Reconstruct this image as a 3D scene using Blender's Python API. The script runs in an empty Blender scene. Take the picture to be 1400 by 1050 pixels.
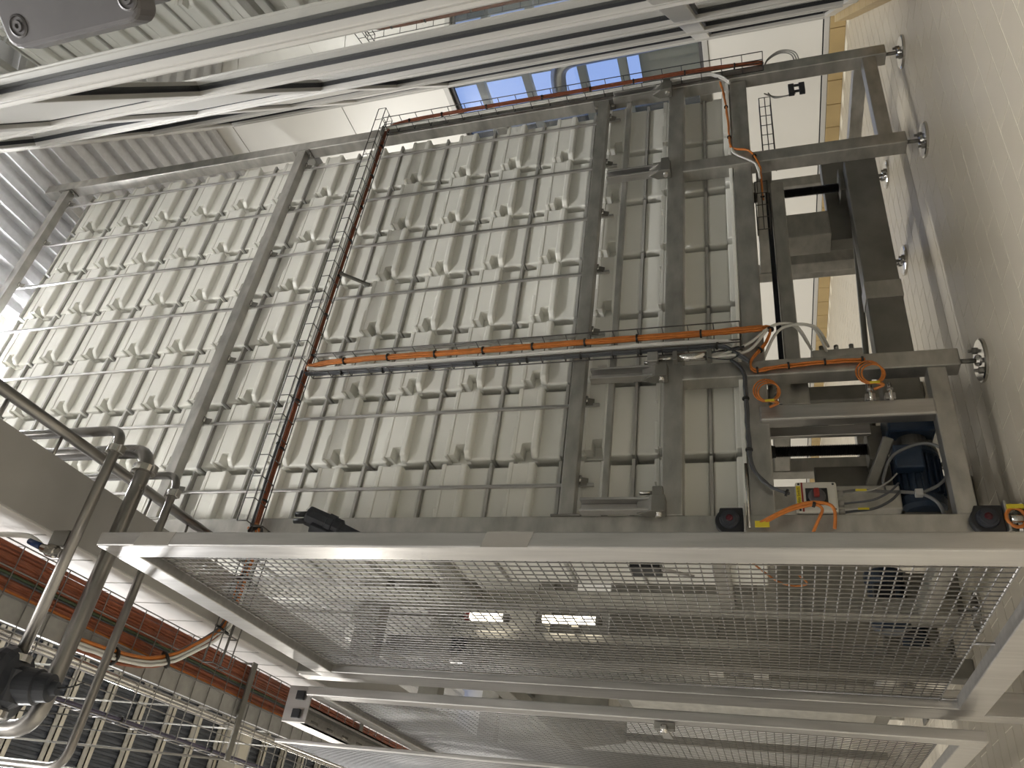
import bpy, bmesh, math, random
from mathutils import Vector, Matrix
random.seed(7)
scn = bpy.context.scene
col = scn.collection

# ------------------------------------------------------------------ camera
cam_d = bpy.data.cameras.new('camera'); cam = bpy.data.objects.new('camera', cam_d); col.objects.link(cam)
cam_d.sensor_width = 36.0; cam_d.sensor_fit = 'HORIZONTAL'
cam_d.lens = 36.0 * 1065.6 / 1400.0
cam_d.clip_start = 0.02; cam_d.clip_end = 200
AX = Vector((0.1229, 0.2769, -0.9530)); AY = Vector((-0.8248, 0.5625, 0.0570)); AX.normalize()
AY = (AY - AX * AY.dot(AX)).normalized(); AF = AX.cross(AY)
CAM = Vector((0, 0, 0.84))
M = Matrix((AX, -AY, -AF)).transposed().to_4x4(); M.translation = CAM
cam.matrix_world = M
scn.camera = cam

# ------------------------------------------------------------------ world and view
w = bpy.data.worlds.new('world'); scn.world = w; w.use_nodes = True
bg = w.node_tree.nodes['Background']; bg.inputs[0].default_value = (0.27, 0.38, 0.74, 1); bg.inputs[1].default_value = 0.95
scn.view_settings.view_transform = 'Standard'; scn.view_settings.look = 'None'
scn.view_settings.gamma = 1.0; scn.view_settings.use_curve_mapping = False
scn.view_settings.exposure = 0.30

# ------------------------------------------------------------------ materials
def mat(name, c, metal=0.0, rough=0.5, var=0.0, scale=6.0, stretch=(1, 1, 1), bump=0.0, bscale=60.0, spec=0.5, emit=None, estr=0.0, c2=None, trans=0.0, rvar=0.0, alpha=None):
    m = bpy.data.materials.new(name); m.use_nodes = True
    nt = m.node_tree; b = nt.nodes['Principled BSDF']
    b.inputs['Base Color'].default_value = (*c, 1); b.inputs['Metallic'].default_value = metal
    b.inputs['Roughness'].default_value = rough; b.inputs['Specular IOR Level'].default_value = spec
    if trans: b.inputs['Transmission Weight'].default_value = trans; b.inputs['IOR'].default_value = 1.45
    if emit: b.inputs['Emission Color'].default_value = (*emit, 1); b.inputs['Emission Strength'].default_value = estr
    if var or bump or rvar:
        tc = nt.nodes.new('ShaderNodeTexCoord'); mp = nt.nodes.new('ShaderNodeMapping'); mp.inputs['Scale'].default_value = stretch
        nt.links.new(tc.outputs['Object'], mp.inputs['Vector'])
        n = nt.nodes.new('ShaderNodeTexNoise'); n.inputs['Scale'].default_value = scale; n.inputs['Detail'].default_value = 6
        nt.links.new(mp.outputs[0], n.inputs['Vector'])
        if var:
            r = nt.nodes.new('ShaderNodeValToRGB')
            a = c; d = c2 if c2 else tuple(x * (1 - var) for x in c)
            r.color_ramp.elements[0].position = 0.3; r.color_ramp.elements[1].position = 0.72
            r.color_ramp.elements[0].color = (*d, 1); r.color_ramp.elements[1].color = (*a, 1)
            nt.links.new(n.outputs[0], r.inputs[0]); nt.links.new(r.outputs[0], b.inputs['Base Color'])
        if rvar:
            mr = nt.nodes.new('ShaderNodeMapRange'); mr.inputs[3].default_value = rough - rvar; mr.inputs[4].default_value = rough + rvar
            nt.links.new(n.outputs[0], mr.inputs[0]); nt.links.new(mr.outputs[0], b.inputs['Roughness'])
        if bump:
            n2 = nt.nodes.new('ShaderNodeTexNoise'); n2.inputs['Scale'].default_value = bscale; n2.inputs['Detail'].default_value = 3
            nt.links.new(mp.outputs[0], n2.inputs['Vector'])
            bp = nt.nodes.new('ShaderNodeBump'); bp.inputs['Strength'].default_value = bump; bp.inputs['Distance'].default_value = 0.002
            nt.links.new(n2.outputs[0], bp.inputs['Height']); nt.links.new(bp.outputs[0], b.inputs['Normal'])
    return m
STEEL = mat('stainless_steel', (0.54, 0.525, 0.49), 0.85, 0.42, 0.34, 9, (1, 1, 2.2), 0.14, 120, rvar=0.14)
STEELB = mat('brushed_steel', (0.56, 0.545, 0.53), 0.95, 0.36, 0.22, 8, (6, 6, 0.6), 0.10, 90, rvar=0.08)
STEELD = mat('dull_steel', (0.30, 0.29, 0.265), 0.85, 0.5, 0.3, 7, bump=0.1)
CHROME = mat('polished_steel', (0.62, 0.60, 0.57), 1.0, 0.16, 0.15, 10)
PIPE = mat('pipe_steel', (0.32, 0.305, 0.29), 0.95, 0.30, 0.25, 9, rvar=0.08)
PLATE = mat('plate_steel', (0.52, 0.51, 0.48), 0.35, 0.45, 0.15, 9)
WIRE = mat('wire_steel', (0.27, 0.26, 0.25), 0.9, 0.40, 0.1, 20)
WIRED = mat('tray_wire', (0.13, 0.125, 0.12), 0.8, 0.45, 0.1, 20)
MOULD = mat('mould_plastic', (0.86, 0.85, 0.79), 0, 0.34, 0.05, 3, bump=0.05, bscale=300, c2=(0.82, 0.81, 0.745))
TILE = mat('floor_tile', (0.51, 0.455, 0.36), 0, 0.48, 0.12, 3.0, bump=0.10, bscale=90, rvar=0.08)
GROUT = mat('grout', (0.88, 0.83, 0.70), 0, 0.8, 0.2, 8)
SKIRT = mat('skirting_tile', (0.44, 0.32, 0.15), 0, 0.45, 0.15, 4)
PANEL = mat('wall_panel', (0.77, 0.75, 0.70), 0, 0.42, 0.04, 2)
FRAME = mat('window_frame', (0.52, 0.505, 0.475), 0, 0.38, 0.05, 3)
WALLC = mat('cream_wall', (0.66, 0.645, 0.61), 0, 0.7, 0.06, 1.5)
JOINT = mat('dark_joint', (0.02, 0.02, 0.02), 0, 0.7)
GASK = mat('rubber_gasket', (0.012, 0.013, 0.017), 0, 0.5)
GLASS = mat('glass', (0.93, 0.97, 0.96), 0, 0.0, trans=1.0)
CORR = mat('galvanised_sheet', (0.70, 0.70, 0.72), 0.3, 0.45, 0.12, 30)
DROOF = mat('dark_roof_sheet', (0.085, 0.092, 0.108), 0.2, 0.5, 0.3, 6)
PURL = mat('purlin_paint', (0.50, 0.46, 0.38), 0, 0.55, 0.1, 6)
DUCT = mat('white_duct', (0.68, 0.655, 0.635), 0, 0.55, 0.08, 5)
DUCTB = mat('duct_shade_and_seam', (0.40, 0.385, 0.365), 0.1, 0.55, 0.08, 6)  # shade tone for the duct's underside, also the colour of its seams
ORANGE = mat('orange_cable', (0.60, 0.19, 0.03), 0, 0.42, 0.25, 30)
RUST = mat('red_orange_cable', (0.30, 0.085, 0.035), 0, 0.45, 0.35, 25)
GREYC = mat('grey_cable', (0.36, 0.35, 0.33), 0, 0.45, 0.2, 30)
MGREYC = mat('mid_grey_cable', (0.15, 0.15, 0.15), 0, 0.45)
DGREYC = mat('dark_grey_cable', (0.085, 0.09, 0.10), 0, 0.45)
GREENC = mat('green_cable', (0.05, 0.075, 0.035), 0, 0.5)
BLUEC = mat('violet_cable', (0.055, 0.045, 0.085), 0, 0.4)
WHOSE = mat('white_hose', (0.70, 0.69, 0.65), 0, 0.35)
BLACK = mat('black_plastic', (0.014, 0.015, 0.018), 0, 0.4)
BLACKM = mat('black_paint', (0.035, 0.038, 0.048), 0.2, 0.32)
DKGREY = mat('dark_grey_casting', (0.115, 0.11, 0.115), 0.35, 0.42, 0.12, 30, bump=0.1)
NAVY = mat('blue_motor_paint', (0.018, 0.036, 0.070), 0.1, 0.38, 0.2, 12)
BELLOW = mat('bellows_rubber', (0.012, 0.012, 0.013), 0, 0.55)
BOXG = mat('switch_box_plastic', (0.55, 0.53, 0.47), 0, 0.45)
YELLOW = mat('yellow_label', (0.62, 0.50, 0.03), 0, 0.45)
RED = mat('red_plastic', (0.24, 0.022, 0.016), 0, 0.35)
LENS = mat('red_lens', (0.06, 0.004, 0.010), 0, 0.08)
BLUEH = mat('blue_grip', (0.012, 0.035, 0.12), 0, 0.4)
TIE = mat('cable_tie_black', (0.01, 0.01, 0.01), 0, 0.4)
LAMPM = mat('lamp_diffuser', (0.9, 0.9, 0.85), 0, 0.5, emit=(1.0, 0.90, 0.70), estr=5.0)
LAMPW = mat('lamp_diffuser_cool', (0.9, 0.9, 0.9), 0, 0.5, emit=(0.95, 0.97, 1.0), estr=9.0)
LAMPT = mat('bright_tube', (0.9, 0.9, 0.9), 0, 0.5, emit=(0.97, 0.98, 1.0), estr=620.0)
FILM = mat('dull_film', (0.30, 0.28, 0.25), 0.2, 0.6, 0.1, 12)
CREAM2 = mat('outdoor_cladding', (0.62, 0.57, 0.42), 0, 0.6, 0.1, 3)

# ------------------------------------------------------------------ mesh helpers
class MB:
    def __init__(s): s.v = []; s.f = []; s.sm = []
    def add(s, vs, fs, smooth=False):
        o = len(s.v); s.v += [tuple(p) for p in vs]
        for f in fs: s.f.append(tuple(i + o for i in f)); s.sm.append(smooth)
        return s
    def box(s, x0, x1, y0, y1, z0, z1):
        vs = [(x0, y0, z0), (x1, y0, z0), (x1, y1, z0), (x0, y1, z0), (x0, y0, z1), (x1, y0, z1), (x1, y1, z1), (x0, y1, z1)]
        return s.add(vs, [(0, 3, 2, 1), (4, 5, 6, 7), (0, 1, 5, 4), (1, 2, 6, 5), (2, 3, 7, 6), (3, 0, 4, 7)])
    def bar(s, p0, p1, w, h, up=(0, 0, 1)):
        p0 = Vector(p0); p1 = Vector(p1); d = (p1 - p0).normalized(); u = Vector(up)
        a = d.cross(u)
        if a.length < 1e-4: a = d.cross(Vector((1, 0, 0)))
        a.normalize(); b = a.cross(d); vs = []
        for p in (p0, p1):
            for i, j in ((-1, -1), (1, -1), (1, 1), (-1, 1)): vs.append(p + a * (i * w / 2) + b * (j * h / 2))
        return s.add(vs, [(3, 2, 1, 0), (4, 5, 6, 7), (0, 1, 5, 4), (1, 2, 6, 5), (2, 3, 7, 6), (3, 0, 4, 7)])
    def tube(s, path, r, n=8, smooth=True, cap=True):
        P = [Vector(p) for p in path]; m = len(P); rs = r if isinstance(r, (list, tuple)) else [r] * m
        d0 = (P[1] - P[0]).normalized(); a = d0.cross(Vector((0, 0, 1)))
        if a.length < 1e-3: a = d0.cross(Vector((1, 0, 0)))
        a.normalize(); o = len(s.v); pd = d0
        for k in range(m):
            d = (P[min(k + 1, m - 1)] - P[max(k - 1, 0)]).normalized()
            q = pd.rotation_difference(d); a = (q @ a); a = (a - d * a.dot(d)).normalized(); b = d.cross(a); pd = d
            for i in range(n):
                t = 2 * math.pi * (i + 0.5) / n
                s.v.append(tuple(P[k] + (a * math.cos(t) + b * math.sin(t)) * rs[k]))
        for k in range(m - 1):
            for i in range(n):
                j = (i + 1) % n
                s.f.append((o + k * n + i, o + k * n + j, o + (k + 1) * n + j, o + (k + 1) * n + i)); s.sm.append(smooth)
        if cap:
            s.f.append(tuple(o + i for i in reversed(range(n)))); s.sm.append(False)
            s.f.append(tuple(o + (m - 1) * n + i for i in range(n))); s.sm.append(False)
        return s
    def cyl(s, p0, p1, r, n=16, r2=None): return s.tube([p0, p1], [r, r if r2 is None else r2], n)
    def lathe(s, c, axis, prof, n=20):
        c = Vector(c); d = Vector(axis).normalized(); a = d.cross(Vector((0, 0, 1)))
        if a.length < 1e-3: a = d.cross(Vector((1, 0, 0)))
        a.normalize(); b = d.cross(a); o = len(s.v)
        for (h, r) in prof:
            for i in range(n):
                t = 2 * math.pi * i / n; s.v.append(tuple(c + d * h + (a * math.cos(t) + b * math.sin(t)) * r))
        for k in range(len(prof) - 1):
            for i in range(n):
                j = (i + 1) % n; s.f.append((o + k * n + i, o + k * n + j, o + (k + 1) * n + j, o + (k + 1) * n + i)); s.sm.append(False)
        s.f.append(tuple(o + i for i in reversed(range(n)))); s.sm.append(False)
        e = o + (len(prof) - 1) * n; s.f.append(tuple(e + i for i in range(n))); s.sm.append(False)
        return s
    def prism(s, poly, d):
        d = Vector(d); n = len(poly); A = [Vector(p) for p in poly]; vs = A + [p + d for p in A]
        fs = [tuple(reversed(range(n))), tuple(range(n, 2 * n))] + [(i, (i + 1) % n, n + (i + 1) % n, n + i) for i in range(n)]
        return s.add(vs, fs)
    def mesh(s, name):
        me = bpy.data.meshes.new(name); me.from_pydata(s.v, [], s.f); me.polygons.foreach_set('use_smooth', s.sm)
        bm = bmesh.new(); bm.from_mesh(me); bmesh.ops.recalc_face_normals(bm, faces=bm.faces); bm.to_mesh(me); bm.free()
        me.update(); return me
    def build(s, name, m, parent=None, bevel=0, kind=None):
        me = s.mesh(name); me.materials.append(m); o = bpy.data.objects.new(name, me); col.objects.link(o)
        if parent is not None: o.parent = parent
        if bevel:
            b = o.modifiers.new('bevel', 'BEVEL'); b.width = bevel; b.segments = 2; b.limit_method = 'ANGLE'
        if kind: o['kind'] = kind
        return o
def tag(o, label, cat, group=None):
    o['label'] = label; o['category'] = cat
    if group: o['group'] = group
    return o
def empty(name, loc=(0, 0, 0), rz=0.0):
    o = bpy.data.objects.new(name, None); col.objects.link(o); o.location = loc; o.rotation_euler = (0, 0, rz); o.empty_display_size = 0.1
    return o
def thing(name, label, cat, group=None, loc=(0, 0, 0), rz=0.0): return tag(empty(name, loc, rz), label, cat, group)
def struct(o): o['kind'] = 'structure'; return o
def inst(name, me, parent, loc=(0, 0, 0)):
    o = bpy.data.objects.new(name, me); col.objects.link(o); o.parent = parent; o.location = loc; return o
def smooth(pts, k=6):
    P = [Vector(p) for p in pts]; out = []
    for i in range(len(P) - 1):
        p0 = P[max(i - 1, 0)]; p1 = P[i]; p2 = P[i + 1]; p3 = P[min(i + 2, len(P) - 1)]
        for j in range(k):
            t = j / k
            out.append(0.5 * ((2 * p1) + (p2 - p0) * t + (2 * p0 - 5 * p1 + 4 * p2 - p3) * t * t + (3 * p1 - p0 - 3 * p2 + p3) * t ** 3))
    out.append(P[-1]); return out
def fillet(pts, r, k=5):
    P = [Vector(p) for p in pts]; out = [P[0]]
    for i in range(1, len(P) - 1):
        a = (P[i - 1] - P[i]); b = (P[i + 1] - P[i]); rr = min(r, a.length * 0.49, b.length * 0.49)
        A = P[i] + a.normalized() * rr; B = P[i] + b.normalized() * rr
        for j in range(k + 1):
            t = j / k; out.append(A * (1 - t) ** 2 + P[i] * 2 * t * (1 - t) + B * t * t)
    out.append(P[-1]); return out
ORD = ['first', 'second', 'third', 'fourth', 'fifth', 'sixth', 'seventh', 'eighth', 'ninth', 'tenth', 'eleventh', 'twelfth', 'thirteenth', 'fourteenth', 'fifteenth']

# ================================================================== SETTING
# ---- floor: grout bed with raised tiles
XW = 6.05                                   # end wall plane
floor = MB().box(-3.2, 7.6, -3.2, 13.2, -0.12, -0.0012).build('floor', GROUT); struct(floor)
TP, TR, JT = 0.2436, 0.1221, 0.0050
tme = MB().box(JT / 2, TP - JT / 2, JT / 2, TR - JT / 2, -0.02, 0.0).mesh('tile'); tme.materials.append(TILE)
tiles = []
FR = [AX, AY, AF]
def proj(p):
    q = Vector(p) - CAM; z = q.dot(AF)
    return (700 + 1065.6 * q.dot(AX) / z, 525 + 1065.6 * q.dot(AY) / z) if z > 0.05 else (-9999, -9999)
for r in range(-30, 80):
    y = 2.035 + r * TR
    if y < -1.0 or y > 10.5: continue
    off = 2.243 - (TP / 2 if r % 2 else 0)
    for k in range(-14, 16):
        x = off + k * TP
        if x < -0.9 or x + TP > XW + 0.01: continue
        px, py = proj((x + TP / 2, y + TR / 2, 0)); d = math.hypot(x, y)
        vis = 900 < px < 1420 and -20 < py < 1070
        tiles.append((0 if vis else 1, d, x, y))
tiles.sort()
for (v, d, x, y) in tiles[:300]: inst('tile', tme, floor, (x, y, 0))
rest = MB()
for (v, d, x, y) in tiles[300:]: rest.box(x + JT / 2, x + TP - JT / 2, y + JT / 2, y + TR - JT / 2, -0.02, 0.0)
rest.build('tile_field', TILE, floor, kind='stuff')

# ---- end wall with strip window
wallb = empty('wall_end', (XW, 0, 0)); struct(wallb)
WZ0, WZ1, WY0, WY1 = 1.10, 3.34, 3.55, 7.2
zs = [0.165, 1.055, 2.2, 3.345, 4.43, 5.65, 6.6]
JG = 0.008
MB().box(0.012, 0.12, 3.0, WY0, 0, 7.4).box(0.012, 0.12, WY1, 13.2, 0, 7.4).box(0.012, 0.12, WY0, WY1, 0, WZ0).box(0.012, 0.12, WY0, WY1, WZ1, 7.4).build('core', JOINT, wallb)
for i in range(len(zs) - 1):
    z0, z1 = zs[i] + JG / 2, zs[i + 1] - JG / 2
    segs = [(3.0, WY0, z0, z1), (WY1, 13.1, z0, z1)]
    if z1 <= WZ0 or z0 >= WZ1: segs = [(3.0, 13.1, z0, z1)]
    for (a, b, c, d) in segs: MB().box(0, 0.02, a, b, c, d).build('panel', PANEL, wallb)
MB().box(-0.012, 0.02, 3.0, 13.1, 0.118, 0.158).build('sill_profile', FRAME, wallb, 0.003)
k = 0; y = 3.2
while y < 12.5:
    MB().box(-0.02, 0.01, y + 0.002, y + 0.238, 0.0, 0.116).build('skirting_tile', SKIRT, wallb, 0.004); y += 0.24
win = empty('window_1', (XW, 0, 0)); struct(win)
MB().box(-0.01, 0.11, WY0, WY1, WZ0 - 0.045, WZ0).box(-0.01, 0.11, WY0, WY1, WZ1, WZ1 + 0.05).build('window_frame', FRAME, win, 0.004)
MB().box(0.03, 0.07, WY0, WY1, WZ0, WZ0 + 0.03).box(0.03, 0.07, WY0, WY1, WZ1 - 0.03, WZ1).build('gasket', DKGREY, win)
MB().box(0.045, 0.055, WY0, WY1, WZ0 + 0.02, WZ1 - 0.02).build('pane', GLASS, win)

# ---- glazed partition on the right, at an angle to the hall
RZ = math.atan2(0.5693, 0.8221)
gw = empty('wall_right', (0, 0, 0), RZ); struct(gw)
S = [-0.16, 1.0, 2.15, 3.29, 4.44, 5.58, 6.70]
TF, TG = -0.284, -0.320                     # front of frames, glass plane
MW = 0.085
S_END = 6.86
def frame_rail(z0, z1, nm='transom'): MB().box(-1.2, S_END, TG - 0.04, TF - 0.004, z0, z1).build(nm, FRAME, gw, 0.004)
frame_rail(0.12, 0.20); frame_rail(1.02, 1.13); frame_rail(3.175, 3.27); frame_rail(4.05, 4.18); frame_rail(5.35, 5.45)
for s_ in S: 
    MB().box(s_, s_ + MW, TG - 0.05, TF, 0.12, 5.45).build('mullion', FRAME, gw, 0.005)
    MB().box(s_ + 0.03, s_ + MW - 0.03, TF - 0.004, TF + 0.012, 0.2, 5.35).build('cover_strip', FRAME, gw, 0.003)
tiers = [(0.20, 1.02, GLASS), (1.13, 3.175, GLASS), (3.27, 4.05, FRAME), (4.18, 5.35, GLASS)]
for i in range(len(S) - 1):
    a, b = S[i] + MW, S[i + 1]
    for (z0, z1, mm) in tiers:
        if mm is GLASS:
            MB().box(a, b, TG - 0.006, TG, z0, z1).build('pane', mm, gw)
        else:
            MB().box(a + 0.006, b - 0.006, TG - 0.02, TG + 0.008, z0 + 0.006, z1 - 0.006).build('panel', mm, gw, 0.003)
        g = 0.013
        MB().box(a, a + g, TG, TG + 0.012, z0, z1).box(b - g, b, TG, TG + 0.012, z0, z1).box(a, b, TG, TG + 0.012, z0, z0 + g).box(a, b, TG, TG + 0.012, z1 - g, z1).build('gasket', GASK, gw)
y = -1.2
while y < S_END:
    MB().box(y + 0.002, min(y + 0.238, S_END), TF - 0.01, TF + 0.045, 0.0, 0.118).build('skirting_tile', SKIRT, gw, 0.004); y += 0.24
MB().box(-1.2, S_END, TG - 0.05, TF - 0.01, 0.0, 0.12).build('kerb', WALLC, gw)
MB().box(-1.2, 7.2, TG - 0.06, TF - 0.01, 5.45, 7.4).build('upper_wall', PANEL, gw)
off = empty('wall_office', (0, 0, 0), RZ); struct(off)
MB().box(-2.5, 8.0, -2.0, -1.9, 0, 5.5).build('partition', WALLC, off)
MB().box(-2.5, 8.0, -1.9, TG - 0.06, 5.45, 5.5).build('office_ceiling', WALLC, off)
MB().box(7.35, 7.45, -2.0, TG - 0.06, 0, 5.5).build('office_end', WALLC, off)
MB().box(-2.6, -2.5, -2.0, TG - 0.06, 0, 5.5).build('office_end', WALLC, off)

# ---- corrugated ceiling over the press and dark roof over the hall
def corrugated(name, x0, x1, y0, y1, z, pitch, h, m):
    b = MB(); pts = []; x = x0
    while x < x1 - 1e-6:
        pts += [(x, z), (x + pitch * 0.42, z), (x + pitch * 0.52, z + h), (x + pitch * 0.90, z + h)]; x += pitch
    pts.append((x, z)); n = len(pts)
    vs = [(p, y0, q) for p, q in pts] + [(p, y1, q) for p, q in pts] + [(p, y0, q + 0.004) for p, q in pts] + [(p, y1, q + 0.004) for p, q in pts]
    fs = []
    for i in range(n - 1):
        fs.append((i, i + 1, n + i + 1, n + i)); fs.append((2 * n + i, 3 * n + i, 3 * n + i + 1, 2 * n + i + 1))
    b.add(vs, fs); return b.build(name, m)
ceil = struct(corrugated('ceiling', 2.0, XW - 0.01, -3.0, 13.0, 5.83, 0.165, 0.05, CORR))
struct(MB().box(1.9, 2.0, -3.0, 13.0, 5.83, 7.4).build('wall_bulkhead', PANEL))
roof = struct(corrugated('roof', -3.2, 2.0, -3.2, 13.2, 7.42, 0.06, 0.016, DROOF)); roof.rotation_euler = (0, 0, 0)
y = -2.6; npur = 0
while y < 13:
    p = MB().box(-3.1, 1.9, y, y + 0.010, 7.34, 7.42).box(-3.1, 1.9, y, y + 0.06, 7.34, 7.35).box(-3.1, 1.9, y, y + 0.06, 7.41, 7.42)
    p.build('purlin', PURL, roof); y += 0.5
MB().box(-3.1, 1.9, 3.5, 3.66, 7.10, 7.34).box(-3.1, 1.9, 9.0, 9.2, 7.10, 7.34).build('rafter', PURL, roof)
# remaining walls of the hall
struct(MB().box(-3.3, -3.2, -3.3, 13.3, 0, 7.5).build('wall_left', WALLC))
struct(MB().box(-3.3, 3.2, -3.3, -3.2, 0, 7.5).build('wall_rear', WALLC))
struct(MB().box(-3.3, XW + 0.1, 13.2, 13.3, 0, 7.5).build('wall_far', WALLC))

# ================================================================== LAMPS
def lamp(label, c, lx, ly, power, color=(1.0, 0.93, 0.80), m=LAMPM, spread=180):
    t = thing('ceiling_lamp', label, 'lamp', 'ceiling lamps', c)
    MB().box(-lx / 2 - 0.03, lx / 2 + 0.03, -ly / 2 - 0.03, ly / 2 + 0.03, 0.012, 0.07).build('housing', FRAME, t, 0.006)
    MB().box(-lx / 2, lx / 2, -ly / 2, ly / 2, 0.0, 0.014).build('diffuser', m, t)
    l = bpy.data.lights.new('lamp_light', 'AREA'); l.shape = 'RECTANGLE'; l.size = lx; l.size_y = ly; l.energy = power; l.color = color; l.spread = math.radians(spread)
    o = bpy.data.objects.new('lamp_light', l); col.objects.link(o); o.parent = t; o.location = (0, 0, -0.01)
    return t
lt = thing('tube_lamp', 'bare tube lamp just above the top front edge of the tall press', 'lamp', 'ceiling lamps')
LY, LZ = 2.90, 5.68
MB().cyl((1.60, LY, LZ), (2.80, LY, LZ), 0.02, 12).build('tube', LAMPT, lt)
MB().box(1.53, 2.87, LY - 0.04, LY + 0.04, LZ + 0.07, LZ + 0.12).build('housing', FRAME, lt, 0.005)
for x_ in (1.57, 2.83): MB().box(x_ - 0.03, x_ + 0.03, LY - 0.025, LY + 0.025, LZ - 0.03, LZ + 0.07).build('lamp_holder', FRAME, lt, 0.004)
for x_ in (2.05, 2.7): MB().cyl((x_, LY, LZ + 0.12), (x_, LY, 5.85), 0.006, 8).build('hanger', STEELD, lt)
lamp('ceiling lamp hanging over the floor behind the tall press', (3.4, 6.2, 5.72), 2.0, 0.3, 150, (1.0, 0.985, 0.95))
lamp('added out-of-view fill lamp above the walkway where the photographer stands', (-1.1, -0.75, 7.1), 2.0, 0.9, 340, (0.995, 0.99, 0.985))  # fill light added above the camera, no lamp is seen here
lamp('added out-of-view fill lamp over the hall beyond the mesh fence gate', (-1.6, 5.6, 7.0), 2.0, 0.5, 130, (0.97, 0.98, 1.0))  # unseen lamp added to light the hall on the left
lamp('added out-of-view fill lamp far down the hall near the end', (-1.9, 10.5, 7.0), 2.0, 0.5, 90, (1.0, 0.96, 0.9))  # extra unseen lamp added to brighten the far hall

# ================================================================== PRESS
PX0, PX1 = 1.217, 4.010; L = 0.078; YF = 2.75
press = thing('mould_press', 'tall stainless steel press frame holding stacked white plastic moulds', 'press')
cols = {'a': (PX0, PX0 + L), 'b': (1.916, 1.994), 'c': (3.220, 3.298), 'd': (PX1 - L, PX1)}
YB = 3.59
for nm in ('a', 'd'):
    x0, x1 = cols[nm]
    MB().box(x0, x1, YF, YF + L, 0.085, 5.79).build('column', STEEL, press, 0.005)
    MB().box(x0, x1, YB, YB + L, 0.085, 5.79).build('column', STEEL, press, 0.005)
    MB().box(x0 + 0.005, x1 - 0.005, YF + L, YB, 5.70, 5.775).build('top_beam', STEEL, press, 0.005)
    for z in (0.17, 0.98, 2.2, 3.55):
        MB().box(x0 + 0.005, x1 - 0.005, YF + L, YB, z, z + 0.07).build('side_beam', STEEL, press, 0.005)
for nm in ('b', 'c'):
    x0, x1 = cols[nm]
    MB().box(x0, x1, YF, YF + L, 0.085, 1.135).build('leg', STEEL, press, 0.005)
    MB().box(x0, x1, YB, YB + L, 0.085, 0.80).build('leg', STEEL, press, 0.005)
    MB().box(x0 + 0.005, x1 - 0.005, YF + L, YB, 0.70, 0.775).build('side_beam', STEEL, press, 0.005)
xi0, xi1 = PX0 + L, PX1 - L
MB().box(xi0, xi1, YF + 0.002, YF + L, 1.13, 1.212).build('cross_beam', STEEL, press, 0.005)
MB().box(xi0, xi1, YF + 0.025, YF + 0.094, 0.795, 0.885).build('cross_beam', STEEL, press, 0.005)
MB().box(xi0, xi1, YB, YB + L, 0.80, 0.885).build('cross_beam', STEEL, press, 0.005)
MB().box(xi0, xi1, YB, YB + L, 5.70, 5.78).build('cross_beam', STEEL, press, 0.005)
MB().box(xi0, xi1, YF + 0.02, YF + 0.094, 0.888, 0.905).build('guide_strip', MOULD, press, 0.003)
for (a, b) in ((PX0 + L, 1.916), (3.298, PX1 - L)):
    MB().box(a, b, YF + 0.006, YF + 0.074, 0.138, 0.205).build('foot_brace', STEEL, press, 0.004)
# guard rails with hanging rods
bars = []
for (z0, z1) in ((1.556, 1.617), (3.572, 3.632), (5.555, 5.615)):
    o = MB().box(xi0, xi1, YF + 0.005, YF + 0.062, z0, z1).build('guard_bar', STEEL, press, 0.004); bars.append((z0, z1))
    for xe, sg in ((xi0, 1), (xi1, -1)):
        e = MB().box(min(xe, xe + sg * 0.008), max(xe, xe + sg * 0.008), YF - 0.004, YF + 0.074, z0 - 0.03, z1 + 0.03)
        e.build('end_plate', STEELD, o, 0.002)
        for zz in (z0 - 0.018, z1 + 0.018):
            MB().cyl((xe, YF + 0.035, zz), (xe + sg * 0.02, YF + 0.035, zz), 0.010, 6).build('bolt', CHROME, o)
RX = [1.471 + 0.393 * i for i in range(7)]
for i, x in enumerate(RX):
    r = MB().box(x - 0.007, x + 0.007, 2.822, 2.836, 1.497, 5.68).build('guide_rod', STEELB, press, 0.002)
    for (z0, z1) in bars:
        MB().prism([(x - 0.006, YF + 0.062, z0 + 0.006), (x - 0.006, YF + 0.062, z0 - 0.008), (x - 0.006, 2.824, z0 - 0.035), (x - 0.006, 2.824, z0 - 0.004)], (0.034, 0, 0)).build('bracket', STEELD, r)
        MB().cyl((x + 0.0, YF + 0.055, z0 - 0.004), (x + 0.03, YF + 0.055, z0 - 0.004), 0.007, 6).build('bolt', CHROME, r)
# feet
def foot(x, y, rot):
    f = MB().lathe((x, y, 0), (0, 0, 1), [(0.0, 0.086), (0.010, 0.086), (0.014, 0.080), (0.016, 0.024), (0.026, 0.020), (0.030, 0.010)], 28).build('foot_plate', CHROME, press)
    MB().cyl((x, y, 0.028), (x, y, 0.088), 0.0095, 12).build('spindle', STEELD, f)
    for s_ in (-1, 1):
        bx, by = x + s_ * 0.055 * math.cos(rot), y + s_ * 0.055 * math.sin(rot)
        MB().lathe((bx, by, 0.014), (0, 0, 1), [(0, 0.013), (0.012, 0.013), (0.012, 0.007), (0.026, 0.007)], 6).build('anchor_bolt', STEELD, f)
for nm in 'abcd':
    xc = sum(cols[nm]) / 2
    foot(xc, YF + L / 2, 0.2); foot(xc, YB + L / 2, 1.2)
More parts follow.
